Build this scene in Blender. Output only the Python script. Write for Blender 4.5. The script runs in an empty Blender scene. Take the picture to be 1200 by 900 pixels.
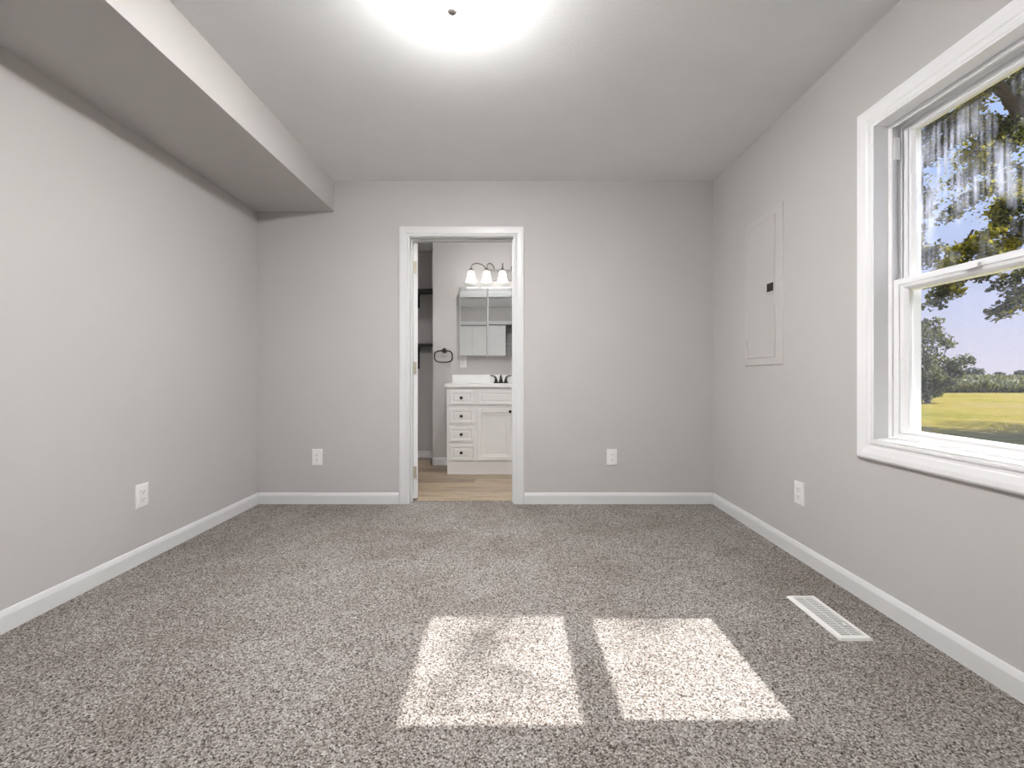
import bpy, bmesh, math, random
from mathutils import Vector, Matrix
random.seed(7)
S = bpy.context.scene
COL = S.collection
PI = math.pi

# ------------------------------------------------------------------ camera
cd = bpy.data.cameras.new('camera'); cam = bpy.data.objects.new('camera', cd); COL.objects.link(cam)
cam.location = (0, 0, .97); cam.rotation_euler = (PI/2, 0, 0)
cd.sensor_width = 36; cd.lens = 15.6; cd.shift_y = -10/1200; cd.clip_start = .02; cd.clip_end = 1500
S.camera = cam
vs = S.view_settings
vs.view_transform = 'Standard'; vs.look = 'None'; vs.gamma = 1; vs.use_curve_mapping = False; vs.exposure = 0.0

# ------------------------------------------------------------------ light levels
SUN_STRENGTH = 12.0
SUN_DIR = Vector((1.0, 0.004, .990))         # from the floor towards the sun
BOWL_EMIT = 350.0
BOWL_SIDE = 34.0
SHADE_EMIT = 1.8
BULB_EMIT = 60.0

# ------------------------------------------------------------------ world
w = bpy.data.worlds.new('world'); S.world = w; w.use_nodes = True
nt = w.node_tree; bg = nt.nodes['Background']
tc = nt.nodes.new('ShaderNodeTexCoord'); sx = nt.nodes.new('ShaderNodeSeparateXYZ'); cr = nt.nodes.new('ShaderNodeValToRGB')
nt.links.new(tc.outputs['Generated'], sx.inputs[0]); nt.links.new(sx.outputs['Z'], cr.inputs[0]); nt.links.new(cr.outputs[0], bg.inputs[0])
el = cr.color_ramp.elements
el[0].position = 0.0; el[0].color = (.66, .62, .72, 1)
el[1].position = .9; el[1].color = (.30, .45, .85, 1)
e = el.new(.12); e.color = (.53, .56, .76, 1)
e = el.new(.32); e.color = (.42, .54, .86, 1)
bg.inputs[1].default_value = 1.25

sl = bpy.data.lights.new('sun', 'SUN'); sl.energy = SUN_STRENGTH; sl.angle = math.radians(.6); sl.color = (1, .965, .91)
so = bpy.data.objects.new('sun', sl); COL.objects.link(so); so.location = (20, 1, 20)
so.rotation_euler = SUN_DIR.to_track_quat('Z', 'Y').to_euler()

# ------------------------------------------------------------------ materials
class NT:
    def __init__(s, name):
        s.m = bpy.data.materials.new(name); s.m.use_nodes = True; s.t = s.m.node_tree
        s.b = s.t.nodes['Principled BSDF']; s.out = s.t.nodes['Material Output']
    def n(s, typ, **kw):
        o = s.t.nodes.new(typ)
        for k, v in kw.items(): setattr(o, k, v)
        return o
    def l(s, a, b): s.t.links.new(a, b)
    def coords(s, scale=(1, 1, 1)):
        g = s.n('ShaderNodeNewGeometry'); mp = s.n('ShaderNodeMapping'); s.l(g.outputs['Position'], mp.inputs['Vector'])
        mp.inputs['Scale'].default_value = scale; return mp.outputs[0]
    def noise(s, vec, scale, detail=2, rough=.5, dist=0):
        o = s.n('ShaderNodeTexNoise'); s.l(vec, o.inputs['Vector']); o.inputs['Scale'].default_value = scale
        o.inputs['Detail'].default_value = detail; o.inputs['Roughness'].default_value = rough; o.inputs['Distortion'].default_value = dist
        return o
    def ramp(s, fac, stops, interp='LINEAR'):
        r = s.n('ShaderNodeValToRGB'); s.l(fac, r.inputs[0]); r.color_ramp.interpolation = interp
        e = r.color_ramp.elements
        while len(e) < len(stops): e.new(.5)
        for i, (p, c) in enumerate(stops): e[i].position = p; e[i].color = (*c, 1) if len(c) == 3 else c
        return r.outputs[0]
    def mix(s, f, a, b, blend='MIX'):
        o = s.n('ShaderNodeMix', data_type='RGBA', blend_type=blend)
        for inp, v in ((o.inputs[0], f), (o.inputs[6], a), (o.inputs[7], b)):
            if isinstance(v, (int, float)): inp.default_value = v
            elif isinstance(v, tuple): inp.default_value = (*v, 1)
            else: s.l(v, inp)
        return o.outputs[2]
    def bump(s, h, strength=.2, dist=.01):
        o = s.n('ShaderNodeBump'); s.l(h, o.inputs['Height']); o.inputs['Strength'].default_value = strength
        o.inputs['Distance'].default_value = dist; s.l(o.outputs[0], s.b.inputs['Normal']); return o

def plain(name, col, rough=.5, metal=0, nscale=40, var=.03, bump=0, bscale=None, spec=None):
    k = NT(name); v = k.coords(); n = k.noise(v, nscale, 3)
    lo = tuple(c*(1-var) for c in col); hi = tuple(min(1, c*(1+var)) for c in col)
    k.l(k.ramp(n.outputs[0], [(.3, lo), (.7, hi)]), k.b.inputs['Base Color'])
    k.b.inputs['Roughness'].default_value = rough; k.b.inputs['Metallic'].default_value = metal
    if spec is not None: k.b.inputs['Specular IOR Level'].default_value = spec
    if bump:
        n2 = k.noise(v, bscale or nscale, 3); k.bump(n2.outputs[0], bump, .004)
    return k.m

M = {}
M['wall'] = plain('wall_paint', (.555, .538, .529), .75, nscale=3, var=.012, bump=.12, bscale=260)
M['ceil'] = plain('ceiling_paint', (.885, .895, .90),   .9, nscale=5, var=.01, bump=.28, bscale=75)
M['trim'] = plain('trim_paint', (.74, .745, .75), .35, nscale=4, var=.01)
M['vinyl'] = plain('window_vinyl', (.92, .92, .93), .35, nscale=4, var=.01)
M['plate'] = plain('outlet_plastic', (.88, .88, .87), .3, nscale=20, var=.01)
M['slot'] = plain('slot_dark', (.22, .22, .22), .6)
M['panel'] = plain('panel_paint', (.565, .547, .538), .45, nscale=6, var=.012)
M['black'] = plain('black_metal', (.012, .011, .011), .45)
M['bronze'] = plain('dark_bronze', (.035, .03, .028), .35, .6)
M['nickel'] = plain('brushed_nickel', (.36, .34, .32), .35, .9, nscale=60)
M['satin'] = plain('satin_nickel_plate', (.33, .32, .31), .7, .1, nscale=60)
M['pewter'] = plain('dark_nickel', (.17, .16, .15), .4, .8, nscale=60)
M['brass'] = plain('satin_hinge', (.62, .57, .47), .4, .7)
M['cab'] = plain('cabinet_paint', (.84, .83, .82), .4, nscale=5, var=.01)
M['counter'] = plain('cultured_marble', (.92, .91, .90), .15, nscale=7, var=.02)
M['door'] = plain('door_paint', (.88, .88, .88), .4, nscale=5, var=.01)
M['reg'] = plain('register_enamel', (.88, .875, .86), .4, nscale=20, var=.01)
M['regdark'] = plain('duct_shade', (.10, .10, .11), .7)
M['bark'] = plain('tree_bark', (.085, .07, .055), .9, nscale=14, var=.4, bump=.8, bscale=18)
M['wire'] = plain('wire_white', (.8, .8, .8), .4)
M['siding'] = plain('outside_siding', (.6, .6, .6), .7)

k = NT('mirror_glass'); k.b.inputs['Base Color'].default_value = (.86, .88, .88, 1); k.b.inputs['Metallic'].default_value = 1
k.b.inputs['Roughness'].default_value = .015
v = k.coords(); n = k.noise(v, 6, 1); k.l(k.ramp(n.outputs[0], [(.3, (.80, .82, .82)), (.7, (.82, .84, .84))]), k.b.inputs['Base Color']); M['mirror'] = k.m

# carpet: salt-and-pepper twist pile, darkest flecks paint in the shade of its pits
k = NT('carpet_pile'); v = k.coords()
vo = k.n('ShaderNodeTexVoronoi'); k.l(v, vo.inputs['Vector']); vo.inputs['Scale'].default_value = 230
n1 = k.noise(v, 190, 2, .6); n2 = k.noise(v, 1.7, 4, .65); n3 = k.noise(v, 420, 2)
sepc = k.n('ShaderNodeSeparateColor'); k.l(vo.outputs['Color'], sepc.inputs[0])
c1 = k.ramp(sepc.outputs[0], [(0, (.06, .05, .043)), (.18, (.19, .17, .155)), (.45, (.345, .32, .30)), (.8, (.48, .455, .435)), (1, (.68, .66, .64))])
c2 = k.ramp(n1.outputs[0], [(.30, (.55, .52, .50)), (.58, (1, 1, 1))])
c3 = k.mix(.8, c1, c2, 'MULTIPLY')
c4 = k.ramp(n2.outputs[0], [(.34, (.74, .71, .69)), (.62, (.98, .98, .99))])
c5 = k.mix(1.0, c3, c4, 'MULTIPLY')
k.l(c5, k.b.inputs['Base Color']); k.b.inputs['Roughness'].default_value = 1; k.b.inputs['Specular IOR Level'].default_value = .1
mh = k.n('ShaderNodeMath', operation='ADD'); k.l(vo.outputs['Distance'], mh.inputs[0]); k.l(n3.outputs[0], mh.inputs[1])
k.bump(mh.outputs[0], .6, .005); M['carpet'] = k.m

# plank floor of the bathroom
k = NT('vinyl_planks'); v = k.coords()
br = k.n('ShaderNodeTexBrick'); k.l(v, br.inputs['Vector']); br.inputs['Scale'].default_value = 1
br.inputs['Brick Width'].default_value = .92; br.inputs['Row Height'].default_value = .155; br.inputs['Mortar Size'].default_value = .0012
br.inputs['Color1'].default_value = (.44, .35, .25, 1); br.inputs['Color2'].default_value = (.25, .19, .13, 1); br.inputs['Mortar'].default_value = (.22, .15, .10, 1)
br.offset = .37
vg = k.coords((2.2, 26, 1)); gn = k.noise(vg, 1.6, 5, .6, .6)
gc = k.ramp(gn.outputs[0], [(.34, (.50, .45, .40)), (.48, (1, 1, 1)), (.7, (1.18, 1.16, 1.12))])
k.l(k.mix(1, br.outputs['Color'], gc, 'MULTIPLY'), k.b.inputs['Base Color']); k.b.inputs['Roughness'].default_value = .4; M['planks'] = k.m

# glowing glass
def emit(name, col, st):
    k = NT(name); v = k.coords(); n = k.noise(v, 20, 2)
    k.l(k.ramp(n.outputs[0], [(.3, tuple(c*.97 for c in col)), (.7, col)]), k.b.inputs['Emission Color'])
    k.b.inputs['Emission Strength'].default_value = st; k.b.inputs['Base Color'].default_value = (.8, .8, .8, 1); k.b.inputs['Roughness'].default_value = .3
    return k.m
M['bowl'] = emit('lit_bowl_glass', (1, .955, .925), 1.0)
k = NT('lit_bowl_glass'); g = k.n('ShaderNodeNewGeometry'); s_ = k.n('ShaderNodeSeparateXYZ'); k.l(g.outputs['Normal'], s_.inputs[0])
mr = k.n('ShaderNodeMapRange', interpolation_type='SMOOTHSTEP'); k.l(s_.outputs['Z'], mr.inputs[0]); mr.inputs[1].default_value = -.55; mr.inputs[2].default_value = -.95
mr.inputs[3].default_value = BOWL_SIDE; mr.inputs[4].default_value = BOWL_EMIT                    # emission shaped stronger at the bottom, to spare the ceiling around the lamp
k.b.inputs['Emission Color'].default_value = (1, .982, .97, 1); k.l(mr.outputs[0], k.b.inputs['Emission Strength']); k.b.inputs['Roughness'].default_value = .3
M['bowl'] = k.m
M['bulb'] = emit('lit_bulb', (1, .96, .92), BULB_EMIT)
M['shade'] = emit('lit_shade_glass', (1, .96, .92), SHADE_EMIT)

# window glass, one clean and one with milky run marks
def glass(name, streaks):
    k = NT(name); k.t.nodes.remove(k.b)
    tr = k.n('ShaderNodeBsdfTransparent'); gl = k.n('ShaderNodeBsdfGlossy'); gl.inputs['Roughness'].default_value = .02
    tr.inputs[0].default_value = (.96, .97, .97, 1)
    fr = k.n('ShaderNodeFresnel'); fr.inputs['IOR'].default_value = 1.25
    mx = k.n('ShaderNodeMixShader'); k.l(fr.outputs[0], mx.inputs[0]); k.l(tr.outputs[0], mx.inputs[1]); k.l(gl.outputs[0], mx.inputs[2])
    df = k.n('ShaderNodeBsdfTranslucent'); df.inputs[0].default_value = (.66, .70, .88, 1)
    d2 = k.n('ShaderNodeBsdfDiffuse'); d2.inputs[0].default_value = (.6, .64, .75, 1)
    ad = k.n('ShaderNodeMixShader'); ad.inputs[0].default_value = .4; k.l(df.outputs[0], ad.inputs[1]); k.l(d2.outputs[0], ad.inputs[2])
    if streaks:
        a = k.noise(k.coords((1, 75, 1.6)), 1.0, 3, .55).outputs[0]; b = k.noise(k.coords((1, 8, 5)), 1.0, 3, .6).outputs[0]
        g = k.n('ShaderNodeNewGeometry'); s2 = k.n('ShaderNodeSeparateXYZ'); k.l(g.outputs['Position'], s2.inputs[0])
        zr = k.ramp(s2.outputs['Z'], [(0, (0, 0, 0)), (1, (1, 1, 1))])
        mr = k.n('ShaderNodeMapRange'); k.l(s2.outputs['Z'], mr.inputs[0]); mr.inputs[1].default_value = 1.38; mr.inputs[2].default_value = 1.97
        zz = k.ramp(mr.outputs[0], [(0, (.10,)*3), (.20, (.5,)*3), (.35, (.9,)*3), (.68, (1,)*3), (.85, (.5,)*3), (1, (.05,)*3)])
        sa = k.ramp(a, [(.44, (.10,)*3), (.60, (1,)*3)]); sb = k.ramp(b, [(.36, (0,)*3), (.60, (1,)*3)])
        f = k.mix(1, k.mix(1, sa, sb, 'MULTIPLY'), zz, 'MULTIPLY')
        mm = k.n('ShaderNodeMath', operation='MULTIPLY'); k.l(f, mm.inputs[0]); mm.inputs[1].default_value = .58
        fac = mm.outputs[0]
    else:
        a = k.noise(k.coords(), 260, 1).outputs[0]; sa = k.ramp(a, [(.62, (0.015,)*3), (.74, (.16,)*3)]); fac = sa
    m2 = k.n('ShaderNodeMixShader'); k.l(fac, m2.inputs[0]); k.l(mx.outputs[0], m2.inputs[1]); k.l(ad.outputs[0], m2.inputs[2])
    k.l(m2.outputs[0], k.out.inputs[0]); return k.m
M['glass_clean'] = glass('window_glass', False); M['glass_streak'] = glass('streaked_glass', True)

def leafmat(name, stops, trans=.45, nscale=1.3):
    k = NT(name); v = k.coords(); n = k.noise(v, nscale, 2); n2 = k.noise(v, nscale*14, 2)
    mm = k.n('ShaderNodeMath', operation='ADD'); k.l(n.outputs[0], mm.inputs[0]); k.l(n2.outputs[0], mm.inputs[1])
    m2 = k.n('ShaderNodeMath', operation='MULTIPLY'); k.l(mm.outputs[0], m2.inputs[0]); m2.inputs[1].default_value = .5
    c = k.ramp(m2.outputs[0], stops)
    k.l(c, k.b.inputs['Base Color']); k.b.inputs['Roughness'].default_value = .6; k.b.inputs['Specular IOR Level'].default_value = .2
    t = k.n('ShaderNodeBsdfTranslucent'); k.l(c, t.inputs[0]); mx = k.n('ShaderNodeMixShader'); mx.inputs[0].default_value = trans
    k.l(k.b.outputs[0], mx.inputs[1]); k.l(t.outputs[0], mx.inputs[2]); k.l(mx.outputs[0], k.out.inputs[0]); return k.m
M['leaf_big'] = leafmat('maple_leaves', [(.38, (.025, .032, .014)), (.48, (.09, .10, .02)), (.58, (.48, .42, .03))])  # yellow stop puts sunlit leaves into the colour
M['leaf_small'] = leafmat('bush_leaves', [(.38, (.045, .055, .025)), (.60, (.22, .23, .09))])  # brighter stop paints highlights into the leaf colour
M['leaf_far'] = leafmat('distant_leaves', [(.35, (.14, .15, .13)), (.65, (.22, .23, .19))], .2, .1)
M['crop'] = leafmat('crop_leaves', [(.38, (.09, .105, .04)), (.52, (.18, .18, .07)), (.65, (.31, .29, .13))], .3, .25)

k = NT('lawn_grass'); v = k.coords()
n = k.noise(v, .16, 4, .6); n2 = k.noise(v, 2.2, 4, .7); n3 = k.noise(v, 28, 3, .7)
c = k.ramp(n.outputs[0], [(.35, (.21, .20, .025)), (.5, (.31, .25, .05)), (.65, (.31, .245, .09))])
c = k.mix(1, c, k.ramp(n2.outputs[0], [(.35, (.78, .80, .72)), (.65, (1.15, 1.1, 1.1))]), 'MULTIPLY')
c = k.mix(1, c, k.ramp(n3.outputs[0], [(.3, (.6, .6, .55)), (.7, (1.25, 1.25, 1.2))]), 'MULTIPLY')
k.l(c, k.b.inputs['Base Color']); k.b.inputs['Roughness'].default_value = 1; k.b.inputs['Specular IOR Level'].default_value = .05
k.bump(n3.outputs[0], 1, .04); M['lawn'] = k.m

# ------------------------------------------------------------------ helpers
def link(name, bm, mat, parent=None, smooth=False, loc=None):
    bmesh.ops.recalc_face_normals(bm, faces=bm.faces)
    me = bpy.data.meshes.new(name); bm.to_mesh(me); bm.free()
    for m in (mat if isinstance(mat, (list, tuple)) else [mat]): me.materials.append(m)
    if smooth:
        for p in me.polygons: p.use_smooth = True
        try: me.set_sharp_from_angle(angle=math.radians(40))
        except Exception: pass
    o = bpy.data.objects.new(name, me); COL.objects.link(o)
    if parent is not None:
        o.parent = parent; o.matrix_parent_inverse = Matrix.Translation(parent_world(parent)).inverted()
    return o
def parent_world(p): return Vector(p.location) if p.type == 'EMPTY' else Vector((0, 0, 0))   # part meshes keep world coordinates
def empty(name, loc, label=None, cat=None, group=None, kind=None):
    o = bpy.data.objects.new(name, None); COL.objects.link(o); o.location = loc; o.empty_display_size = .1
    return tag(o, label, cat, group, kind)
def tag(o, label=None, cat=None, group=None, kind=None):
    if label: o['label'] = label
    if cat: o['category'] = cat
    if group: o['group'] = group
    if kind: o['kind'] = kind
    return o
def struct(name, bm, mat, label=None, cat=None): return tag(link(name, bm, mat), label, cat, None, 'structure')
def B(): return bmesh.new()
def box(bm, x0, x1, y0, y1, z0, z1):
    vs = [bm.verts.new(p) for p in ((x0,y0,z0),(x1,y0,z0),(x1,y1,z0),(x0,y1,z0),(x0,y0,z1),(x1,y0,z1),(x1,y1,z1),(x0,y1,z1))]
    for f in ((0,1,2,3),(4,5,6,7),(0,1,5,4),(1,2,6,5),(2,3,7,6),(3,0,4,7)): bm.faces.new([vs[i] for i in f])
    return bm
def ring_frame(bm, mp, rect, prof, closed=True):
    """mitred frame: prof = [(outward offset, height)], rect is the inner edge; mp(a, b, t) -> xyz"""
    a0, b0, a1, b1 = rect; secs = []
    n = 4
    for c in range(4):
        s = []
        for o, t in prof:
            if closed: p = [(a0-o, b0-o), (a0-o, b1+o), (a1+o, b1+o), (a1+o, b0-o)][c]
            else: p = [(a0-o, b0), (a0-o, b1+o), (a1+o, b1+o), (a1+o, b0)][c]
            s.append(bm.verts.new(mp(p[0], p[1], t)))
        secs.append(s)
    for c in range(4 if closed else 3):
        s0, s1 = secs[c], secs[(c+1) % 4]
        for i in range(len(prof)):
            j = (i+1) % len(prof); bm.faces.new([s0[i], s0[j], s1[j], s1[i]])
    if not closed: bm.faces.new(secs[0]); bm.faces.new(secs[3])
    return bm
def stepped(bm, mp, rect, steps):
    """solid plate whose front is cut in nested rectangles: steps = [(inset, height)...], first is the back"""
    a0, b0, a1, b1 = rect; prev = None
    for i, (d, t) in enumerate(steps):
        r = [bm.verts.new(mp(*p, t)) for p in ((a0+d, b0+d), (a1-d, b0+d), (a1-d, b1-d), (a0+d, b1-d))]
        if prev is None: bm.faces.new(r)
        else:
            for q in range(4): bm.faces.new([prev[q], prev[(q+1) % 4], r[(q+1) % 4], r[q]])
        prev = r
    bm.faces.new(prev); return bm
def lathe(bm, prof, c, n=32, axis='Z'):
    """prof = [(radius, height)]"""
    rs = []
    def P(r, h, a):
        u, v = r*math.cos(a), r*math.sin(a)
        return {'Z': (c[0]+u, c[1]+v, c[2]+h), 'Y': (c[0]+u, c[1]+h, c[2]+v), 'X': (c[0]+h, c[1]+u, c[2]+v)}[axis]
    for r, h in prof:
        rs.append([bm.verts.new(P(r, h, 2*PI*i/n)) for i in range(n)] if r > 1e-6 else [bm.verts.new(P(0, h, 0))])
    for a, b in zip(rs, rs[1:]):
        for i in range(n):
            j = (i+1) % n
            if len(a) == 1 and len(b) == 1: continue
            if len(a) == 1: bm.faces.new([a[0], b[i], b[j]])
            elif len(b) == 1: bm.faces.new([a[i], a[j], b[0]])
            else: bm.faces.new([a[i], a[j], b[j], b[i]])
    for r in (rs[0], rs[-1]):
        if len(r) > 1: bm.faces.new(r)
    return bm
def tube(bm, pts, rad, n=10, closed=False):
    pts = [Vector(p) for p in pts]; rads = rad if isinstance(rad, (list, tuple)) else [rad]*len(pts); rings = []
    m = len(pts); up = None
    for i, p in enumerate(pts):
        if closed: t = pts[(i+1) % m]-pts[i-1]
        else: t = pts[min(i+1, m-1)]-pts[max(i-1, 0)]
        t.normalize()
        if up is None: up = t.orthogonal().normalized()
        u = (up - t*up.dot(t)).normalized(); up = u; v = t.cross(u)
        rings.append([bm.verts.new(p + (u*math.cos(2*PI*k/n)+v*math.sin(2*PI*k/n))*rads[i]) for k in range(n)])
    for i in range(m if closed else m-1):
        a, b = rings[i], rings[(i+1) % m]
        for k in range(n): bm.faces.new([a[k], a[(k+1) % n], b[(k+1) % n], b[k]])
    if not closed: bm.faces.new(rings[0]); bm.faces.new(rings[-1])
    return bm
def bez(p0, p1, p2, p3, n=10):
    p0, p1, p2, p3 = map(Vector, (p0, p1, p2, p3))
    return [p0*(1-t)**3+p1*3*t*(1-t)**2+p2*3*t*t*(1-t)+p3*t**3 for t in [i/n for i in range(n+1)]]
def onY(y, s=-1): return lambda a, b, t: (a, y+s*t, b)      # plane facing -Y (s=-1)
def onX(x, s=1): return lambda a, b, t: (x+s*t, a, b)

# ------------------------------------------------------------------ room shell
XL, XR, YB, YF, ZC = -1.923, 1.523, 3.355, -.15, 2.441
YB2 = 3.48; YV = 4.82; YA = 5.25; OX0, OX1, OZ = -.780, .016, 2.025        # door opening (rough)
WY0, WY1, WZ0, WZ1 = 1.175, 1.855, .700, 2.015                              # window rough opening
XO = 1.69                                                                  # outer face of right wall
b = B(); box(b, XL-.12, XR+.0, YF-.9, YB2-.04, -.2, 0); struct('floor', b, M['carpet'], 'grey and brown flecked carpet', 'floor')
b = B(); box(b, -1.62, 1.2, YB2-.04, YA+.1, -.2, -.004); struct('floor_bathroom', b, M['planks'], 'tan plank floor beyond the doorway', 'floor')
b = B(); box(b, XL-.12, XO, YF-.9, YB+.06, ZC, ZC+.15); struct('ceiling', b, M['ceil'], 'white textured ceiling', 'ceiling')
b = B(); box(b, -1.62, 1.2, YB+.06, YA+.1, ZC, ZC+.15); struct('ceiling_bathroom', b, M['ceil'], 'bathroom ceiling', 'ceiling')
b = B(); box(b, XL-.12, XL, YF-.9, YB+.06, 0, ZC); struct('wall_left', b, M['wall'], 'grey beige painted wall on the left', 'wall')
b = B(); box(b, XL-.12, OX0, YB, YB2, 0, ZC); box(b, OX1, XO, YB, YB2, 0, ZC); box(b, OX0, OX1, YB, YB2, OZ, ZC); struct('wall_back', b, M['wall'], 'grey beige painted wall with the doorway', 'wall')
b = B(); box(b, XR, XO, YF-.9, WY0, -.2, ZC); box(b, XR, XO, WY1, YB, -.2, ZC); box(b, XR, XO, WY0, WY1, -.2, WZ0); box(b, XR, XO, WY0, WY1, WZ1, ZC)
struct('wall_right', b, M['wall'], 'grey beige painted wall with the window', 'wall')
b = B(); box(b, XL, -1.343, YF, YB, 2.209, ZC); struct('ceiling_soffit', b, M['wall'], 'boxed soffit along the left wall', 'soffit')
# front wall (behind the camera) with the closet
CX0, CX1 = -1.58, .62
b = B(); box(b, XL, CX0, YF-.12, YF, 0, ZC); box(b, CX1, XR, YF-.12, YF, 0, ZC); box(b, CX0, CX1, YF-.12, YF, 2.06, ZC); struct('wall_front', b, M['wall'])
b = B(); box(b, XL, XR, YF-.9, YF-.78, 0, ZC); struct('wall_closet', b, M['wall'])
# bathroom walls
b = B(); box(b, -.862, 1.2, YV, YA+.1, 0, ZC); struct('wall_bathroom_back', b, M['wall'], 'bathroom wall behind the vanity', 'wall')
b = B(); box(b, -1.62, -.862, YA, YA+.1, 0, ZC); struct('wall_bathroom_alcove', b, M['wall'], 'bathroom alcove wall', 'wall')
b = B(); box(b, -1.62, -1.5, YB2, YA, 0, ZC); struct('wall_bathroom_left', b, M['wall'])
b = B(); box(b, 1.08, 1.2, YB2, YV, 0, ZC); struct('wall_bathroom_right', b, M['wall'])

# baseboards
BH, BT = .085, .013
def base(name, mp, a0, a1, z=0):
    b = B(); prof = [(0, 0), (0, BT), (BH-.022, BT), (BH-.012, BT*.75), (BH-.003, BT*.45), (BH, 0)]
    s = [[b.verts.new(mp(a, h+z, t)) for h, t in prof] for a in (a0, a1)]
    for i in range(len(prof)): j = (i+1) % len(prof); b.faces.new([s[0][i], s[0][j], s[1][j], s[1][i]])
    b.faces.new(s[0]); b.faces.new(s[1]); return struct(name, b, M['trim'], 'white baseboard', 'baseboard')
base('baseboard_left', onX(XL), YF, YB)
base('baseboard_right', onX(XR, -1), YF, YB)
base('baseboard_back_left', onY(YB), XL+BT, -.857)
base('baseboard_back_right', onY(YB), .092, XR-BT)
base('baseboard_bathroom', onY(YV), -.875, -.64, -.004)
base('baseboard_alcove', onY(YA), -1.5, -.875, -.004)
base('baseboard_corner', onX(-.862, -1), YV-BT, YA, -.004)

# ------------------------------------------------------------------ door 1: casing, jamb, leaf
door = empty('door_1', (-.38, YB, 0), 'open white door and cased doorway to the bathroom', 'door', kind='structure')
JX0, JX1, JZ = -.772, .010, 2.015
cprof = [(0, 0), (0, .010), (.006, .0125), (.018, .011), (.026, .015), (.05, .017), (.066, .017), (.074, .014), (.078, 0)]
b = B(); ring_frame(b, onY(YB), (JX0-.006, 0, JX1+.006, JZ+.004), cprof, False); link('casing', b, M['trim'], door)
b = B(); ring_frame(b, onY(YB2, 1), (JX0-.006, 0, JX1+.006, JZ+.004), cprof, False); link('casing', b, M['trim'], door)
b = B(); ring_frame(b, lambda a, c, t: (a, YB-.002+t, c), (JX0, 0, JX1, JZ), [(0, 0), (0, .129), (.0075, .129), (.0075, 0)], False); 
ring_frame(b, lambda a, c, t: (a, YB+.04+t, c), (JX0+.010, 0, JX1-.010, JZ-.010), [(0, 0), (0, .035), (.0102, .035), (.0102, 0)], False); link('jamb', b, M['trim'], door)
# leaf, hinged at the left, swung well open into the bathroom
hx, hy = JX0+.004, YB+.095; ang = math.radians(24)
def leafmap(a, c, t):                # a along leaf from hinge, t thickness towards the right
    dx, dy = -math.sin(ang), math.cos(ang)
    return (hx+.003+dx*a+dy*t, hy+dy*a-dx*t, c)
b = B()
stepped(b, lambda a, c, t: leafmap(a, c, t), (0, .012, .755, 2.005), [(0, 0), (0, .032)])
for (p0, p1) in ((.12, .34), (.42, .64)):
    for (z0, z1) in ((.25, .85), (1.0, 1.75)):
        stepped(b, leafmap, (p0, z0, p1, z1), [(0, .031), (0, .034), (.02, .036), (.03, .033)])
lf = link('door_leaf', b, M['door'], door)
for z in (.22, 1.03, 1.81):
    b = B(); stepped(b, lambda a, c, t: (hx+.002+a, hy-.006-t, c), (.0, z-.045, .026, z+.045), [(0, 0), (0, .003)])
    lathe(b, [(.0055, -.048), (.0055, .048)], (hx+.0, hy-.012, z), 10); link('hinge', b, M['brass'], lf)
b = B(); lathe(b, [(0, 0), (.022, 0), (.024, .006), (.01, .01), (.01, .04), (.026, .05), (.028, .065), (.018, .078), (0, .08)], (0, 0, 0), 20)
for q in b.verts: q.co = Vector(leafmap(.69, .95+q.co.x, .032+q.co.z)) + Vector((0, q.co.y, 0))
link('door_knob', b, M['nickel'], lf, True)

# ------------------------------------------------------------------ window
win = empty('window_1', (XR, 1.515, WZ0), 'white double-hung window with a view of lawn and trees', 'window', kind='structure')
wprof = [(0, 0), (0, .012), (.008, .018), (.016, .018), (.022, .013), (.030, .013), (.036, .017), (.060, .021), (.078, .021), (.086, .016), (.088, 0)]
b = B(); ring_frame(b, onX(XR, -1), (WY0+.002, WZ0+.002, WY1-.002, WZ1-.002), wprof); link('casing', b, M['vinyl'], win)
# frame: jamb return, then stops and tracks, as stepped linings
b = B()
fm = lambda a, c, t: (XR+t, a, c)
ring_frame(b, fm, (WY0+.006, WZ0+.006, WY1-.006, WZ1-.006), [(0, -.016), (0, .16), (.0065, .16), (.0065, -.016)])
for x0, x1, d in ((.045, .052, .024), (.084, .090, .024), (.128, .16, .030)):
    ring_frame(b, fm, (WY0+d, WZ0+.018, WY1-d, WZ1-d), [(0, x0), (0, x1), (d-.005, x1), (d-.005, x0)])
link('window_frame', b, M['vinyl'], win)
b = B(); b2 = [(.0, .004), (.0515, .006), (.0515, .020), (.16, .008), (.16, -.002), (.0, -.002)]
s = [[b.verts.new((XR+x, y, WZ0+.004+z)) for x, z in b2] for y in (WY0+.007, WY1-.007)]
for i in range(6): b.faces.new([s[0][i], s[0][(i+1) % 6], s[1][(i+1) % 6], s[1][i]])
b.faces.new(s[0]); b.faces.new(s[1]); link('window_sill', b, M['vinyl'], win)
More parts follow.
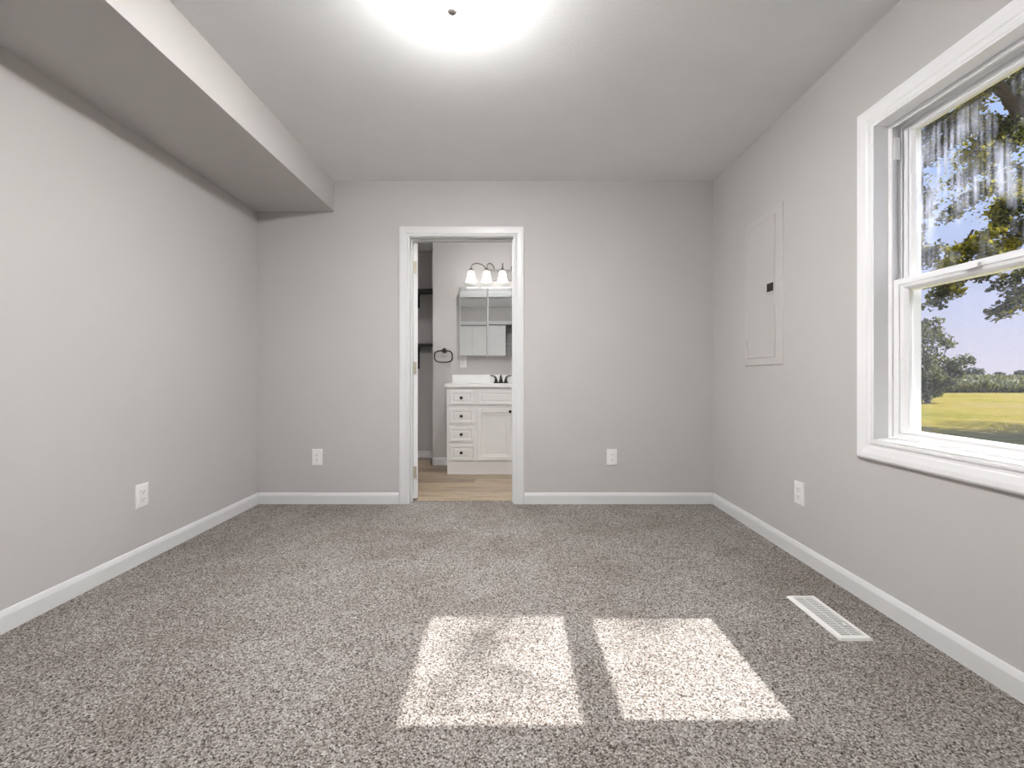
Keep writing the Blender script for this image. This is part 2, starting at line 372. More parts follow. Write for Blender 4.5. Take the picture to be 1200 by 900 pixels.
def sash(x, y0, y1, z0, z1, w, wb, wt, gm, glabel):
    """x inner face, thickness .034"""
    b = B(); T = .032
    gy0, gy1, gz0, gz1 = y0+w, y1-w, z0+wb, z1-wt
    def ringq(r0, t0, r1, t1):
        A = [b.verts.new(fm(*p, t0)) for p in ((r0[0], r0[1]), (r0[2], r0[1]), (r0[2], r0[3]), (r0[0], r0[3]))]
        C = [b.verts.new(fm(*p, t1)) for p in ((r1[0], r1[1]), (r1[2], r1[1]), (r1[2], r1[3]), (r1[0], r1[3]))]
        for q in range(4): b.faces.new([A[q], A[(q+1) % 4], C[(q+1) % 4], C[q]])
    O = (y0, z0, y1, z1)
    def ins(f): return (y0+w*f, z0+wb*f, y1-w*f, z1-wt*f)
    ringq(O, x+T, O, x); ringq(O, x, ins(.50), x); ringq(ins(.50), x, ins(.50), x+.005); ringq(ins(.50), x+.005, ins(.62), x+.005); ringq(ins(.62), x+.005, ins(.62), x+.002)
    ringq(ins(.62), x+.002, ins(.80), x+.004); ringq(ins(.80), x+.004, ins(1), x+.014); ringq(ins(1), x+.014, ins(1), x+T-.006); ringq(ins(1), x+T-.006, ins(.6), x+T); ringq(ins(.6), x+T, O, x+T)
    bmesh.ops.remove_doubles(b, verts=b.verts, dist=1e-6)
    sa = link('sash', b, M['vinyl'], win)
    b = B(); stepped(b, fm, (gy0-.003, gz0-.003, gy1+.003, gz1+.003), [(0, x+.0145), (0, x+.0185)])
    g = link('glass_pane', b, gm, sa); g['label'] = glabel; return sa
sash(.094, WY0+.022, WY1-.022, 1.318, WZ1-.022, .040, .045, .030, M['glass_streak'], 'upper pane with milky vertical run marks')
lo = sash(.052, WY0+.018, WY1-.018, WZ0+.017, 1.362, .062, .034, .046, M['glass_clean'], 'clean lower pane')
b = B(); box(b, XR+.040, XR+.0525, 1.49, 1.54, 1.335, 1.352); link('sash_lock', b, M['vinyl'], lo)
b = B(); box(b, XR+.053, XR+.075, WY1-.028, WY1-.018, 1.86, 1.95); link('balance_shoe', b, M['vinyl'], win)

# ------------------------------------------------------------------ outlets
def outlet(label, mp, w=.078, h=.122, loc=(0, 0, 0), bath=False):
    o = empty('outlet', loc, label, 'outlet', 'wall outlets' )
    b = B(); stepped(b, mp, (-w/2, -h/2, w/2, h/2), [(0, 0), (0, .003), (.004, .0062), (.006, .0065)])
    link('cover_plate', b, M['plate'], o)
    for s in (-1, 1):
        b = B(); stepped(b, mp, (-.017, s*.0195-.0145, .017, s*.0195+.0145), [(0, .006), (0, .0085), (.002, .0092)]); r = link('receptacle', b, M['plate'], o)
        b = B()
        for q in (-.0065, .0065): stepped(b, mp, (q-.0013, s*.0195-.001, q+.0013, s*.0195+.008), [(0, .0085), (0, .0094)])
        c = mp(0, s*.0195-.007, .009); n = Vector(mp(0, 0, 1))-Vector(mp(0, 0, 0))
        stepped(b, mp, (-.0026, s*.0195-.0102, .0026, s*.0195-.0050), [(0, .0085), (0, .0094)])
        link('socket_slots', b, M['slot'], r)
    b = B(); stepped(b, mp, (-.003, -.003, .003, .003), [(0, .006), (.0005, .0078), (.001, .0079)]); link('screw', b, M['plate'], o)
    return o
outlet('white duplex outlet on the left wall with the soffit above', lambda a, c, t: (XL+t, 2.304+a, .347+c), loc=(XL, 2.304, .347))
outlet('white duplex outlet on the back wall left of the doorway', lambda a, c, t: (-1.472+a, YB-t, .353+c), loc=(-1.472, YB, .353))
outlet('white duplex outlet on the back wall right of the doorway', lambda a, c, t: (.755+a, YB-t, .353+c), loc=(.755, YB, .353))
outlet('white duplex outlet on the right wall below the electrical panel and window', lambda a, c, t: (XR-t, 2.35+a, .347+c), loc=(XR, 2.35, .347))
outlet('small white outlet on the bathroom wall under the mirror cabinet', lambda a, c, t: (-.533+a, YV-t, 1.118+c), loc=(-.533, YV, 1.118))

# ------------------------------------------------------------------ electrical panel
p = empty('electrical_panel', (XR, 2.69, 1.03), 'wall-coloured electrical panel cover with small black latch on right wall', 'electrical panel')
pm = onX(XR, -1)
b = B(); stepped(b, pm, (2.49, 1.030, 2.89, 1.947), [(0, 0), (0, .004), (.006, .008)]); link('panel_cover', b, M['panel'], p)
b = B(); stepped(b, pm, (2.553, 1.075, 2.85, 1.900), [(0, .007), (0, .013), (.004, .0145), (.012, .0145), (.015, .0135)]); dp = link('panel_door', b, M['panel'], p)
b = B(); stepped(b, pm, (2.562, 1.462, 2.625, 1.510), [(0, .013), (0, .016), (.003, .0165)]); link('latch', b, M['black'], dp)
for z in (1.17, 1.485, 1.79):
    b = B(); lathe(b, [(.0045, -.022), (.0045, .022)], (XR-.011, 2.855, z), 10); link('hinge', b, M['panel'], dp)
for y, z in ((2.52, 1.05), (2.52, 1.927), (2.87, 1.05), (2.87, 1.927)):
    b = B(); lathe(b, [(.006, -.006), (.006, -.0095), (.003, -.0105), (0, -.0105)], (XR, y, z), 12, 'X'); link('screw', b, M['panel'], p)

# ------------------------------------------------------------------ floor register
r = empty('floor_register', (1.26, 1.78, 0), 'white metal floor register set in the carpet by the right wall', 'vent')
rm = lambda a, c, t: (a, c, t)
b = B(); ring_frame(b, rm, (1.218, 1.638, 1.302, 1.922), [(0, .0), (0, .009), (.004, .011), (.014, .009), (.018, .001), (.018, 0)]); link('register_frame', b, M['reg'], r)
b = B(); n = 24
for i in range(n):
    y = 1.640+.281*(i+.5)/n
    q = [b.verts.new(v) for v in ((1.217, y-.0026, .0075), (1.303, y-.0026, .0075), (1.303, y+.0012, .0085), (1.217, y+.0012, .0085), (1.217, y-.0026, .006), (1.303, y-.0026, .006), (1.303, y+.0012, .007), (1.217, y+.0012, .007))]
    for f in ((0,1,2,3),(4,5,6,7),(0,1,5,4),(1,2,6,5),(2,3,7,6),(3,0,4,7)): b.faces.new([q[i] for i in f])
box(b, 1.2585, 1.2615, 1.638, 1.922, .0055, .008)
link('louvers', b, M['reg'], r)
b = B(); box(b, 1.2165, 1.3035, 1.6375, 1.9225, .0008, .002); link('damper', b, M['regdark'], r)  # dark colour stands in for the shade below the louvers
b = B(); box(b, 1.275, 1.283, 1.70, 1.715, .006, .013); link('damper_lever', b, M['reg'], r)

# ------------------------------------------------------------------ ceiling light
LX, LY = -.222, 1.642
c = empty('ceiling_light', (LX, LY, ZC), 'flush white glass bowl ceiling light with nickel finial', 'ceiling light')
b = B(); lathe(b, [(0, 0), (.175, 0), (.178, -.006), (.172, -.020), (.155, -.026), (0, -.026)], (LX, LY, ZC), 48); link('mounting_plate', b, M['nickel'], c, True)
R = .158
prof = [(R, -.024), (R*.99, -.036)] + [(R*math.cos(t), -.036-.082*math.sin(t)) for t in [PI/2*i/10 for i in range(1, 10)]] + [(0, -.118)]
b = B(); lathe(b, prof, (LX, LY, ZC), 48); link('glass_bowl', b, M['bowl'], c, True)
b = B(); lathe(b, [(0, -.112), (.021, -.114), (.022, -.121), (.018, -.128), (.010, -.134), (0, -.136)], (LX, LY, ZC), 20); link('finial', b, M['nickel'], c, True)

bath_fill = c.copy(); COL.objects.link(bath_fill); bath_fill.location = (-.22, 3.96, ZC); bath_fill.scale = (.50, .50, .7)  # added bowl light, out of view, to brighten the bathroom walls
bath_fill['label'] = 'added unseen glass bowl ceiling light that brightens the bathroom'
for ch in list(c.children):
    q = ch.copy(); COL.objects.link(q); q.parent = bath_fill; q.matrix_parent_inverse = ch.matrix_parent_inverse

# ------------------------------------------------------------------ vanity
VX0, VX1, VF = -.643, .42, 4.37
v = empty('vanity_cabinet', (-.11, 4.6, 0), 'white bathroom vanity cabinet with drawers and black knobs', 'cabinet')
b = B(); box(b, VX0, VX1, VF, VF+.018, .095, .854); box(b, VX0, VX0+.016, VF+.018, YV-.002, .095, .854); box(b, VX1-.016, VX1, VF+.018, YV-.002, .095, .854); box(b, VX0+.016, VX1-.016, YV-.01, YV-.002, .095, .854); box(b, VX0+.016, VX1-.016, VF+.018, YV-.01, .095, .111); link('cabinet_body', b, M['cab'], v)
b = B(); box(b, VX0+.006, VX1-.006, VF+.012, YV-.004, -.004, .0955); box(b, VX0+.004, VX1-.004, VF+.004, VF+.0125, -.004, .0945); link('toe_kick', b, M['cab'], v)
vm = onY(VF)
def knob(x, z, par, y=VF-.018):
    b = B(); lathe(b, [(.006, 0), (.006, -.010), (.013, -.014), (.015, -.020), (.011, -.025), (0, -.026)], (x, y, z), 18, 'Y'); return link('knob', b, M['black'], par, True)
def zpx(y, Z=VF): return .97-(y-440)*Z/520
def xpx(x, Z=VF): return (x-600)*Z/520
fsteps = [(0, 0), (0, .016), (.003, .018), (.026, .018), (.031, .012), (.037, .012), (.046, .015)]
for y0, y1, kn in ((457.4, 474.2, 466), (478.6, 496, 487.4), (499.8, 517.4, 508.7), (520.9, 539.4, 530)):
    b = B(); stepped(b, vm, (xpx(526.6), zpx(y1), xpx(555.3), zpx(y0)), fsteps); d = link('drawer', b, M['cab'], v); knob(xpx(541), zpx(kn), d)
dw = xpx(600.5)-xpx(559.6)
b = B(); stepped(b, vm, (xpx(559.6), zpx(474.2), xpx(559.6)+2*dw+.012, zpx(457.4)), fsteps); link('false_drawer_front', b, M['cab'], v)
for i in range(2):
    x0 = xpx(559.6)+i*(dw+.012)
    b = B(); stepped(b, vm, (x0, zpx(539.4), x0+dw, zpx(478.6)), [(0, 0), (0, .016), (.003, .018), (.040, .018), (.046, .011), (.058, .011), (.064, .006)]); d = link('cabinet_door', b, M['cab'], v)
    knob(x0+dw-.022 if i == 0 else x0+.022, zpx(482), d)
# countertop with integral basin and backsplash
ct = empty('countertop', (-.11, 4.58, .855), 'white vanity countertop with integral oval sink and backsplash', 'countertop')
b = B()
CT0, CT1, CY0, CY1, ZT, ZB = -.660, .437, 4.345, YV-.002, .887, .855
SC = (-.11, 4.575)
N = 48; ra, rb_ = .215, .155
oval = [(SC[0]+ra*math.cos(2*PI*i/N), SC[1]+rb_*math.sin(2*PI*i/N)) for i in range(N)]
def rim(i):
    a = 2*PI*i/N; dx, dy = math.cos(a), math.sin(a)
    t = min((CT1-SC[0])/dx if dx > 1e-9 else (CT0-SC[0])/dx if dx < -1e-9 else 9, (CY1-SC[1])/dy if dy > 1e-9 else (CY0-SC[1])/dy if dy < -1e-9 else 9)
    return (SC[0]+dx*t, SC[1]+dy*t)
rings = []
for f, z, src in ((0, ZB, 'r'), (0, ZT, 'r'), (1, ZT, 'o'), (.95, ZT-.006, 'o'), (.86, ZT-.05, 'o'), (.6, ZT-.095, 'o'), (.2, ZT-.105, 'o')):
    ring = []
    for i in range(N):
        x, y = rim(i) if src == 'r' else (SC[0]+(oval[i][0]-SC[0])*f, SC[1]+(oval[i][1]-SC[1])*f)
        ring.append(b.verts.new((x, y, z)))
    rings.append(ring)
for A, C in zip(rings, rings[1:]):
    for i in range(N): b.faces.new([A[i], A[(i+1) % N], C[(i+1) % N], C[i]])
b.faces.new(rings[-1]); link('counter_slab', b, M['counter'], ct, True)
b = B(); stepped(b, lambda a, c_, t: (a, YV-.001-t, c_), (-.646, ZT-.001, CT1, .977), [(0, 0), (0, .016), (.003, .019)]); link('backsplash', b, M['counter'], ct)
b = B(); lathe(b, [(0, 0), (.022, 0), (.024, .003), (.02, .005), (0, .004)], (SC[0], SC[1], ZT-.106), 20); link('drain', b, M['nickel'], ct, True)
# faucet
FX, FY = -.118, 4.755
f = empty('faucet', (FX, FY, ZT), 'dark bronze two-handle faucet on the vanity countertop', 'faucet')
b = B(); stepped(b, lambda a, c_, t: (FX+a, FY+c_, ZT+t), (-.078, -.024, .078, .024), [(0, 0), (0, .008), (.006, .013)]); link('base_plate', b, M['bronze'], f)
b = B(); lathe(b, [(.024, .010), (.020, .02), (.016, .045), (.014, .062), (.009, .070), (.007, .085), (.004, .092), (0, .093)], (FX, FY, ZT), 20)
tube(b, bez((FX, FY, ZT+.045), (FX, FY-.04, ZT+.085), (FX, FY-.08, ZT+.080), (FX, FY-.112, ZT+.045)), [.013]*5+[.012]*6); link('spout', b, M['bronze'], f, True)
for s in (-1, 1):
    b = B(); lathe(b, [(.021, .010), (.018, .02), (.013, .035), (.012, .048), (0, .052)], (FX+s*.052, FY, ZT), 18)
    tube(b, bez((FX+s*.052, FY, ZT+.040), (FX+s*.058, FY, ZT+.075), (FX+s*.07, FY-.004, ZT+.080), (FX+s*.115, FY-.01, ZT+.082)), [.010]*4+[.007]*4+[.006]*3); link('handle', b, M['bronze'], f, True)

# medicine cabinet, three mirrored doors
mc = empty('mirror_cabinet', (-.10, YV, 1.17), 'wide mirrored medicine cabinet above the vanity', 'mirror cabinet')
MX0, MZ0, MZ1, MF = -.556, 1.173, 1.905, 4.715
b = B(); box(b, MX0+.004, .364, MF, YV-.001, MZ0+.004, MZ1-.004); link('cabinet_box', b, M['cab'], mc)
mw = [(-.556, -.262), (-.258, .064), (.068, .368)]
for i, (x0, x1) in enumerate(mw):
    tilt = (.0, .0012, 0)[i]
    b = B(); stepped(b, lambda a, c_, t: (a, MF-t-tilt*(c_-MZ0), c_), (x0, MZ0, x1, MZ1), [(0, .001), (0, .004), (.009, .0065)]); link('mirror_door', b, M['mirror'], mc)

# vanity light, five bell shades
vl = empty('vanity_light', (-.10, YV, 2.05), 'brushed nickel vanity light bar with five lit glass shades', 'wall light')
b = B(); stepped(b, onY(YV), (-.25, 1.995, .05, 2.112), [(0, 0), (0, .012), (.006, .018), (.012, .018)]); box(b, -.262, .062, YV-.03, YV, 2.100, 2.116); link('back_plate', b, M['satin'], vl)
for i in range(5):
    cx = -.10+(i-2)*.165; cy = 4.665
    ax = -.10+(i-2)*.090
    b = B(); tube(b, bez((ax, YV-.022, 2.108), (ax+(cx-ax)*.1, YV-.04, 2.185), (cx, cy+.02 if i != 2 else cy+.02, 2.185), (cx, cy, 2.098), 14), .0058, 8); arm = link('arm', b, M['pewter'], vl, True)
    b = B(); lathe(b, [(.004, .022), (.012, .018), (.016, .006), (.026, -.004), (.032, -.014), (0, -.014)], (cx, cy, 2.082), 20); link('socket_cap', b, M['pewter'], vl, True)
    pr = [(.020, 2.073), (.028, 2.066), (.036, 2.045), (.041, 2.015), (.047, 1.985), (.056, 1.958), (.060, 1.952)]
    b = B(); lathe(b, [(r_, z-2.0) for r_, z in pr]+[(.056, -.046), (.043, -.015), (.036, .015), (.03, .045), (.016, .064)], (cx, cy, 2.0), 28); sh = link('lamp_shade', b, M['shade'], vl, True)
    b = B(); lathe(b, [(0, .046), (.012, .042), (.020, .024), (.024, .006), (.021, -.010), (.012, -.020), (0, -.023)], (cx, cy, 2.0), 16); link('bulb', b, M['bulb'], sh, True)

# towel ring
t = empty('towel_ring', (-.735, YV, 1.26), 'dark bronze towel ring on the wall left of the mirror', 'towel ring')
b = B(); lathe(b, [(.026, 0), (.026, -.008), (.014, -.014), (.011, -.036), (.016, -.042), (.016, -.052), (0, -.054)], (-.733, YV, 1.242), 20, 'Y'); link('wall_mount', b, M['bronze'], t, True)
pts = []
for i in range(48):
    a = 2*PI*i/48; cc, ss = math.cos(a), math.sin(a); n_ = 2/3.2
    pts.append((-.738+.095*math.copysign(abs(cc)**n_, cc), YV-.042, 1.176+.062*math.copysign(abs(ss)**n_, ss)))
b = B(); tube(b, pts, .0072, 8, True); link('ring', b, M['bronze'], t, True)

# black shelves in the alcove
for (zt, leg, lab) in ((1.929, .163, 'black alcove shelf, upper of the two beside the door'), (1.312, .265, 'black alcove shelf, lower of the two beside the door')):
    s_ = empty('wall_shelf', (-1.17, YA, zt), lab, 'shelf', 'black shelves in the bathroom alcove')
    b = B(); box(b, -1.49, -.866, 5.01, YA-.001, zt, zt+.020); link('shelf_board', b, M['black'], s_)
    for x in (-1.125,):
        b = B(); box(b, x, x+.034, YA-.008, YA-.001, zt-leg, zt); box(b, x, x+.034, 5.03, YA-.001, zt-.006, zt); link('bracket', b, M['black'], s_)

# ------------------------------------------------------------------ closet behind the camera (seen in the mirror)
cl = empty('door_2', (-.9, YF-.05, 0), 'white bifold closet doors', 'door', kind='structure')
b = B(); ring_frame(b, lambda a, c_, t_: (a, YF+t_, c_), (CX0, 0, CX1, 2.06), [(0, 0), (0, .010), (.03, .016), (.07, .016), (.075, 0)], False); link('casing', b, M['trim'], cl)
cm = lambda a, c_, t_: (a, YF-.075+t_, c_)
for i in range(4):
    x0 = -1.575+i*.36
    b = B(); stepped(b, cm, (x0+.002, .012, x0+.356, 2.04), [(0, 0), (0, .033)])
    for z0, z1 in ((.2, .95), (1.12, 1.86)): stepped(b, cm, (x0+.07, z0, x0+.29, z1), [(0, .032), (.0, .034), (.016, .037), (.024, .034), (.04, .034), (.06, .038)])
    lf2 = link('door_leaf', b, M['door'], cl)
b = B(); tube(b, [(CX0+.002, YF-.45, 1.68), (CX1-.002, YF-.45, 1.68)], .004)
for i in range(44): 
    x = CX0+.03+i*(CX1-CX0-.06)/43; tube(b, [(x, YF-.775, 1.70), (x, YF-.45, 1.70), (x, YF-.44, 1.66)], .002, 5)
tube(b, [(CX0+.002, YF-.44, 1.66), (CX1-.002, YF-.44, 1.66)], .004); tube(b, [(CX0+.002, YF-.77, 1.70), (CX1-.002, YF-.77, 1.70)], .004)
tag(link('closet_shelf', b, M['wire'], None), 'white wire shelf inside the closet behind the bifold doors', 'shelf')
b = B(); box(b, CX0-.1, CX0, YF-.78, YF-.12, 0, ZC); box(b, CX1, CX1+.1, YF-.78, YF-.12, 0, ZC); struct('wall_closet_side', b, M['wall'])

# ------------------------------------------------------------------ outdoors
GZ = -.40
b = B()
q = [b.verts.new(p_) for p_ in ((XO, -60, GZ), (260, -60, GZ), (260, 420, GZ), (-40, 420, GZ), (-40, 5.6, GZ), (XO, 5.6, GZ))]
b.faces.new(q); struct('ground', b, M['lawn'], 'mown yellow-green lawn outside the window', 'lawn')

def leaves(name, clusters, size, mat, parent=None, flat=.6, asp=.62):
    """clusters: (centre, radius xyz, count); each leaf a small folded pointed blade"""
    vs, fs = [], []
    R_ = random.Random(len(clusters)*13+int(size*1000))
    for c_, rr, n_ in clusters:
        for _ in range(n_):
            while True:
                d = Vector((R_.uniform(-1, 1), R_.uniform(-1, 1), R_.uniform(-1, 1)))
                if d.length < 1: break
            p_ = Vector(c_)+Vector((d.x*rr[0], d.y*rr[1], d.z*rr[2]))
            u = Vector((R_.gauss(0, 1), R_.gauss(0, 1), R_.gauss(0, 1)*flat)).normalized()
            w_ = u.cross(Vector((R_.gauss(0, .5), R_.gauss(0, .5), 1))).normalized(); nn = u.cross(w_)
            s_ = size*R_.uniform(.6, 1.25); i0 = len(vs)
            for a, b_, c2 in ((0, 0, 0), (.35, asp*.5, .10), (.75, asp*.34, .08), (1, 0, -.05), (.75, -asp*.34, .08), (.35, -asp*.5, .10)):
                vs.append(p_+u*(a*s_)+w_*(b_*s_)+nn*(c2*s_))
            fs.append((i0, i0+1, i0+2, i0+3)); fs.append((i0, i0+3, i0+4, i0+5))
    me = bpy.data.meshes.new(name); me.from_pydata(vs, [], fs); me.materials.append(mat)
    o = bpy.data.objects.new(name, me); COL.objects.link(o)
    if parent is not None: o.parent = parent; o.matrix_parent_inverse = Matrix.Translation(Vector(parent.location)).inverted()
    return o
def at(px, py, Y): return Vector(((px-600)*Y/520, Y, .97+(440-py)*Y/520))
def wob(p0, p1, n=8, j=.15, sag=0):
    p0, p1 = Vector(p0), Vector(p1); R_ = random.Random(int(p0.x*100+p1.z*77)); o = []
    for i in range(n+1):
        t_ = i/n; k_ = math.sin(PI*t_); o.append(p0.lerp(p1, t_)+Vector((R_.uniform(-j, j), R_.uniform(-j, j), R_.uniform(-j, j)+sag))*k_)
    return o
def limb(bm, p0, p1, r0, r1, j=.15, sag=0, n=8):
    pts_ = wob(p0, p1, n, j, sag); tube(bm, pts_, [r0+(r1-r0)*i/n for i in range(n+1)], 8); return pts_

# big shade tree standing just outside the frame to the right
T0 = Vector((15.2, 9.2, GZ))
bt = empty('shade_tree', T0, 'large shade tree whose leafy limbs hang across the top of the window view', 'tree')
tb = B(); fork = T0+Vector((0, 0, 3.4))
limb(tb, T0, fork, .42, .30, .05)
CLU = []
def spray(pts_, rad, n_, start=.3):
    n_ = int(n_*2.5)
    m_ = len(pts_)
    for i in range(int(m_*start), m_): CLU.append((tuple(pts_[i]), (rad, rad, rad*.55), n_))
def ipts(pts_, k_=3):
    o = []
    for a, c_ in zip(pts_, pts_[1:]):
        for i in range(k_): o.append(a.lerp(c_, i/k_))
    return o+[pts_[-1]]
# limbs seen in the window
A0 = at(1206, 142, 9.2); A1 = at(1163, 92, 9.0); A2 = at(1120, 40, 8.6)
limb(tb, fork, A0, .26, .13, .1); limb(tb, A0, A1, .13, .10, .03); limb(tb, A1, A2, .10, .06, .1)
H0 = at(1197, 150, 9.15); H1 = at(1096, 140, 9.4)
hp = limb(tb, H0, H1, .075, .028, .06); spray(ipts(hp), .30, 12, .15)
R1 = random.Random(3)
def twig(px0, py0, px1, py1, Y0, Y1, r0=.03, n_=26, rad=.22, start=.3, k_=4, sag=.1):
    pp = limb(tb, at(px0, py0, Y0), at(px1, py1, Y1), r0, .006, .12, sag); spray(ipts(pp, k_), rad, n_, start)
# upper, sunlit sprays
for (a_, b_, c_, d_, Y0, Y1) in ((1165, 95, 1080, 120, 9, 8.8), (1165, 95, 1090, 170, 9, 9.6), (1150, 90, 1120, 165, 9, 10.2), (1190, 145, 1130, 185, 9.1, 9.8),
        (1195, 150, 1160, 190, 9.1, 8.6), (1206, 142, 1190, 85, 9.1, 9.5), (1206, 142, 1215, 60, 9.1, 9), (1163, 92, 1185, 75, 9, 8.6), (1096, 140, 1070, 200, 9.4, 9.8), (1150, 142, 1085, 185, 9.3, 9)):
    twig(a_, b_, c_, d_, Y0, Y1, .035, 13, .30, .2, 3)
# hanging lower sprays
for (a_, b_, c_, d_, Y0, Y1, n_) in ((1200, 190, 1110, 255, 8.8, 8.2, 13), (1210, 200, 1150, 290, 8.6, 8, 14), (1215, 230, 1110, 312, 8.4, 8, 17), (1140, 270, 1092, 358, 8.2, 8, 12), (1130, 300, 1112, 345, 8.1, 7.9, 13),
        (1160, 290, 1150, 322, 8.1, 7.9, 12), (1225, 330, 1172, 368, 8, 7.8, 14), (1215, 310, 1175, 335, 8, 7.8, 8), (1080, 200, 1068, 300, 9.4, 9, 14), (1090, 290, 1078, 310, 9, 8.8, 10), (1220, 250, 1180, 290, 8.2, 8, 13), (1180, 175, 1125, 215, 9.4, 9.6, 10), (1230, 180, 1165, 250, 9.4, 9.6, 12)):
    twig(a_, b_, c_, d_, Y0, Y1, .022, n_, .20, .25, 3, .05)
# rest of the crown
for i in range(22):
    a = 2*PI*i/22+R1.uniform(-.2, .2); rr = R1.uniform(2.2, 5.2); z_ = R1.uniform(5.0, 9.5)
    e_ = T0+Vector((rr*math.cos(a)+.6, rr*math.sin(a), z_))
    if e_.x/e_.y > .8 and e_.x/e_.y < 1.25 and e_.z < .97+.80*e_.y and e_.x < 11.5: continue
    pp = limb(tb, fork+Vector((0, 0, R1.uniform(-.2, .6))), e_, .13, .02, .3); spray(ipts(pp, 1), .95, 70, .45)
for i in range(24):
    e_ = T0+Vector((R1.uniform(.5, 6.5), R1.uniform(-2.0, 3.0), R1.uniform(5.6, 8.2)))
    pp = limb(tb, fork+Vector((0, 0, R1.uniform(-.2, .6))), e_, .13, .02, .3); CLU.append((tuple(e_), (1.5, 1.5, .9), 1500))
# long limb reaching over towards the house (dapples the sunlight on the carpet)
def sunpt(x, y, s_): return Vector((x, y, 0))+SUN_DIR*s_
L1 = sunpt(-.08, 1.46, 7.6); L2 = sunpt(.50, 1.75, 8.2)
lp = limb(tb, fork+Vector((0, 0, .6)), L1+Vector((.6, 1.6, .4)), .15, .04, .15, .4, 10)
limb(tb, L1+Vector((.6, 1.6, .4)), L1+Vector((0, .25, 0)), .03, .008, .03); limb(tb, L1+Vector((.6, 1.6, .4)), L2+Vector((0, .3, 0)), .025, .008, .03)
spray(ipts(lp, 2), .5, 18, .3)
CLU.append((tuple(L1), (.16, .16, .10), 12)); CLU.append((tuple(L1+Vector((.15, .15, .12))), (.14, .12, .1), 8)); CLU.append((tuple(L2), (.16, .10, .08), 9)); CLU.append((tuple(L1+Vector((.6, 1.3, .4))), (.3, .5, .2), 25))
link('trunk', tb, M['bark'], bt, True)
leaves('foliage', CLU, .088, M['leaf_big'], bt, .7, .8)

# small tree on the lawn edge, left in the window
s0 = Vector((20.6, 22, GZ))
st = empty('small_tree', s0, 'small bushy tree standing at the left edge of the window view', 'tree')
tb = B(); limb(tb, s0, s0+Vector((-.1, 0, 1.5)), .12, .08, .04); CL2 = []
R2 = random.Random(11)
for (px, py, yy, rr, n_) in ((1072, 395, 22, .75, 260), (1090, 388, 22.3, .55, 190), (1103, 398, 21.6, .45, 130), (1112, 404, 22, .28, 60), (1085, 415, 21.5, .75, 260), (1100, 428, 22.4, .60, 200),
        (1118, 427, 21.8, .45, 150), (1130, 421, 22, .36, 90), (1138, 424, 22, .22, 40), (1092, 440, 21.6, .60, 230), (1110, 441, 22.2, .50, 150), (1122, 436, 22, .32, 80), (1070, 430, 22, .9, 300), (1076, 450, 22, .6, 200), (1060, 400, 22, .9, 260), (1050, 430, 22, 1.0, 260), (1098, 376, 22, .22, 40), (1084, 379, 22, .3, 70), (1099, 452, 22, .45, 130), (1080, 462, 21.8, .5, 150), (1094, 460, 22, .4, 90), (1066, 462, 22, .6, 160), (1110, 452, 22.2, .35, 70)):
    e_ = at(px, py, yy); CL2.append((tuple(e_), (rr, rr, rr*.7), n_)); limb(tb, s0+Vector((-.1, 0, R2.uniform(.6, 1.5))), e_, .04, .012, .08)
link('trunk', tb, M['bark'], st, True); leaves('foliage', [(a_, b_, int(c_*1.25)) for a_, b_, c_ in CL2], .15, M['leaf_small'], st, .8, .8)

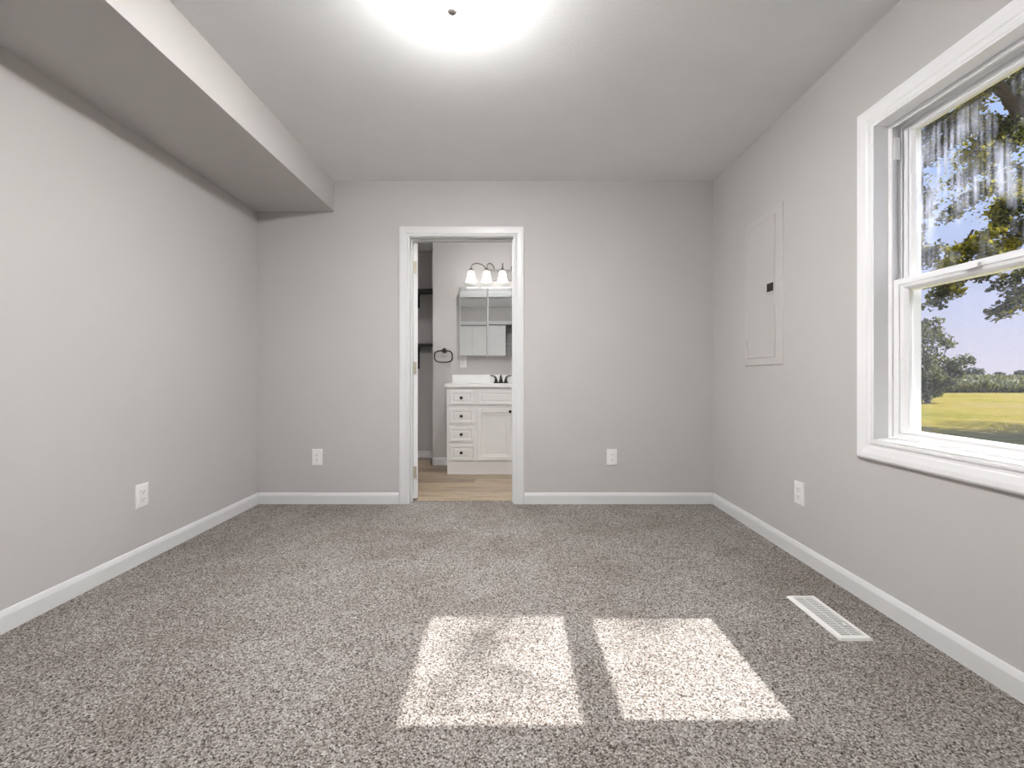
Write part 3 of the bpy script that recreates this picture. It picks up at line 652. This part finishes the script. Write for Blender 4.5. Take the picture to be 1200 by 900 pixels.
# crop field behind the lawn
vs_, fs_ = [], []
R3 = random.Random(5)
def blade(x, y, z, h, lean, wd):
    i0 = len(vs_); a = R3.uniform(0, 2*PI); dx, dy = math.cos(a), math.sin(a)
    vs_.extend([(x-dy*wd, y+dx*wd, z), (x+dy*wd, y-dx*wd, z), (x+dx*lean*.5+dy*wd, y+dy*lean*.5-dx*wd, z+h*.7), (x+dx*lean*.5-dy*wd, y+dy*lean*.5+dx*wd, z+h*.7), (x+dx*lean, y+dy*lean, z+h)])
    fs_.append((i0, i0+1, i0+2, i0+3)); fs_.append((i0+3, i0+2, i0+4))
for i in range(30000):
    t_ = R3.random(); y = 35+ (R3.random()**2.2)*60; x = y*R3.uniform(.70, 1.55)
    top = .95*R3.uniform(.75, 1.12)*(1+.18*math.sin(x*.9)+.12*math.sin(x*2.3+y)) if y < 38 else 1.20*R3.uniform(.9, 1.05)
    z0 = GZ if y < 40 else GZ+.4
    blade(x, y, z0+R3.uniform(0, max(.02, top-.55)), R3.uniform(.35, .55), R3.uniform(.1, .4), R3.uniform(.035, .08))
gx, gy = 90, 34; base_i = len(vs_)
for j in range(gy):
    y = 37.5*(185/37.5)**(j/(gy-1))
    for i in range(gx): vs_.append((y*(.6+1.1*i/(gx-1)), y, GZ+(.0 if j == 0 else .95+R3.uniform(-.12, .12)+max(0, y-60)*.004)))
for j in range(gy-1):
    for i in range(gx-1):
        a = base_i+j*gx+i; fs_.append((a, a+1, a+gx+1, a+gx))
me = bpy.data.meshes.new('crop_field'); me.from_pydata(vs_, [], fs_); me.materials.append(M['crop'])
cf = bpy.data.objects.new('crop_field', me); COL.objects.link(cf); tag(cf, 'green and tan crop field beyond the lawn', 'field', kind='stuff')

# distant trees
spec = [(1141, 429.5, 205, 4.0, 'dark round tree clump on the horizon right of the small bushy tree'), (1132, 432, 215, 3.0, 'low dark tree on the horizon just beside the small bushy tree'), (1196, 433, 230, 3.4, 'distant tree low on the horizon near the right edge of the photo'), (1172, 436, 240, 2.4, 'faint low tree on the horizon midway along the lower pane')]
for px, py, Y, r_, lab in spec:
    top = at(px, py, Y); base_z = GZ+.9
    d_ = empty('distant_tree', (top.x, Y, base_z), lab, 'tree', 'trees on the horizon')
    c0 = Vector((top.x, Y, (top.z+base_z)/2)); hz = (top.z-base_z)/2; cls = []
    for i in range(7): cls.append(((c0.x+R3.uniform(-.5, .5)*r_, Y+R3.uniform(-1, 1), c0.z+R3.uniform(-.3, .25)*hz), (r_*.62, r_*.6, hz*.72), 110))
    leaves('foliage', cls, .8, M['leaf_far'], d_, 1, .9)
    b = B(); limb(b, (top.x, Y, GZ), (top.x, Y, c0.z), .3, .15, .1); link('trunk', b, M['bark'], d_, True)
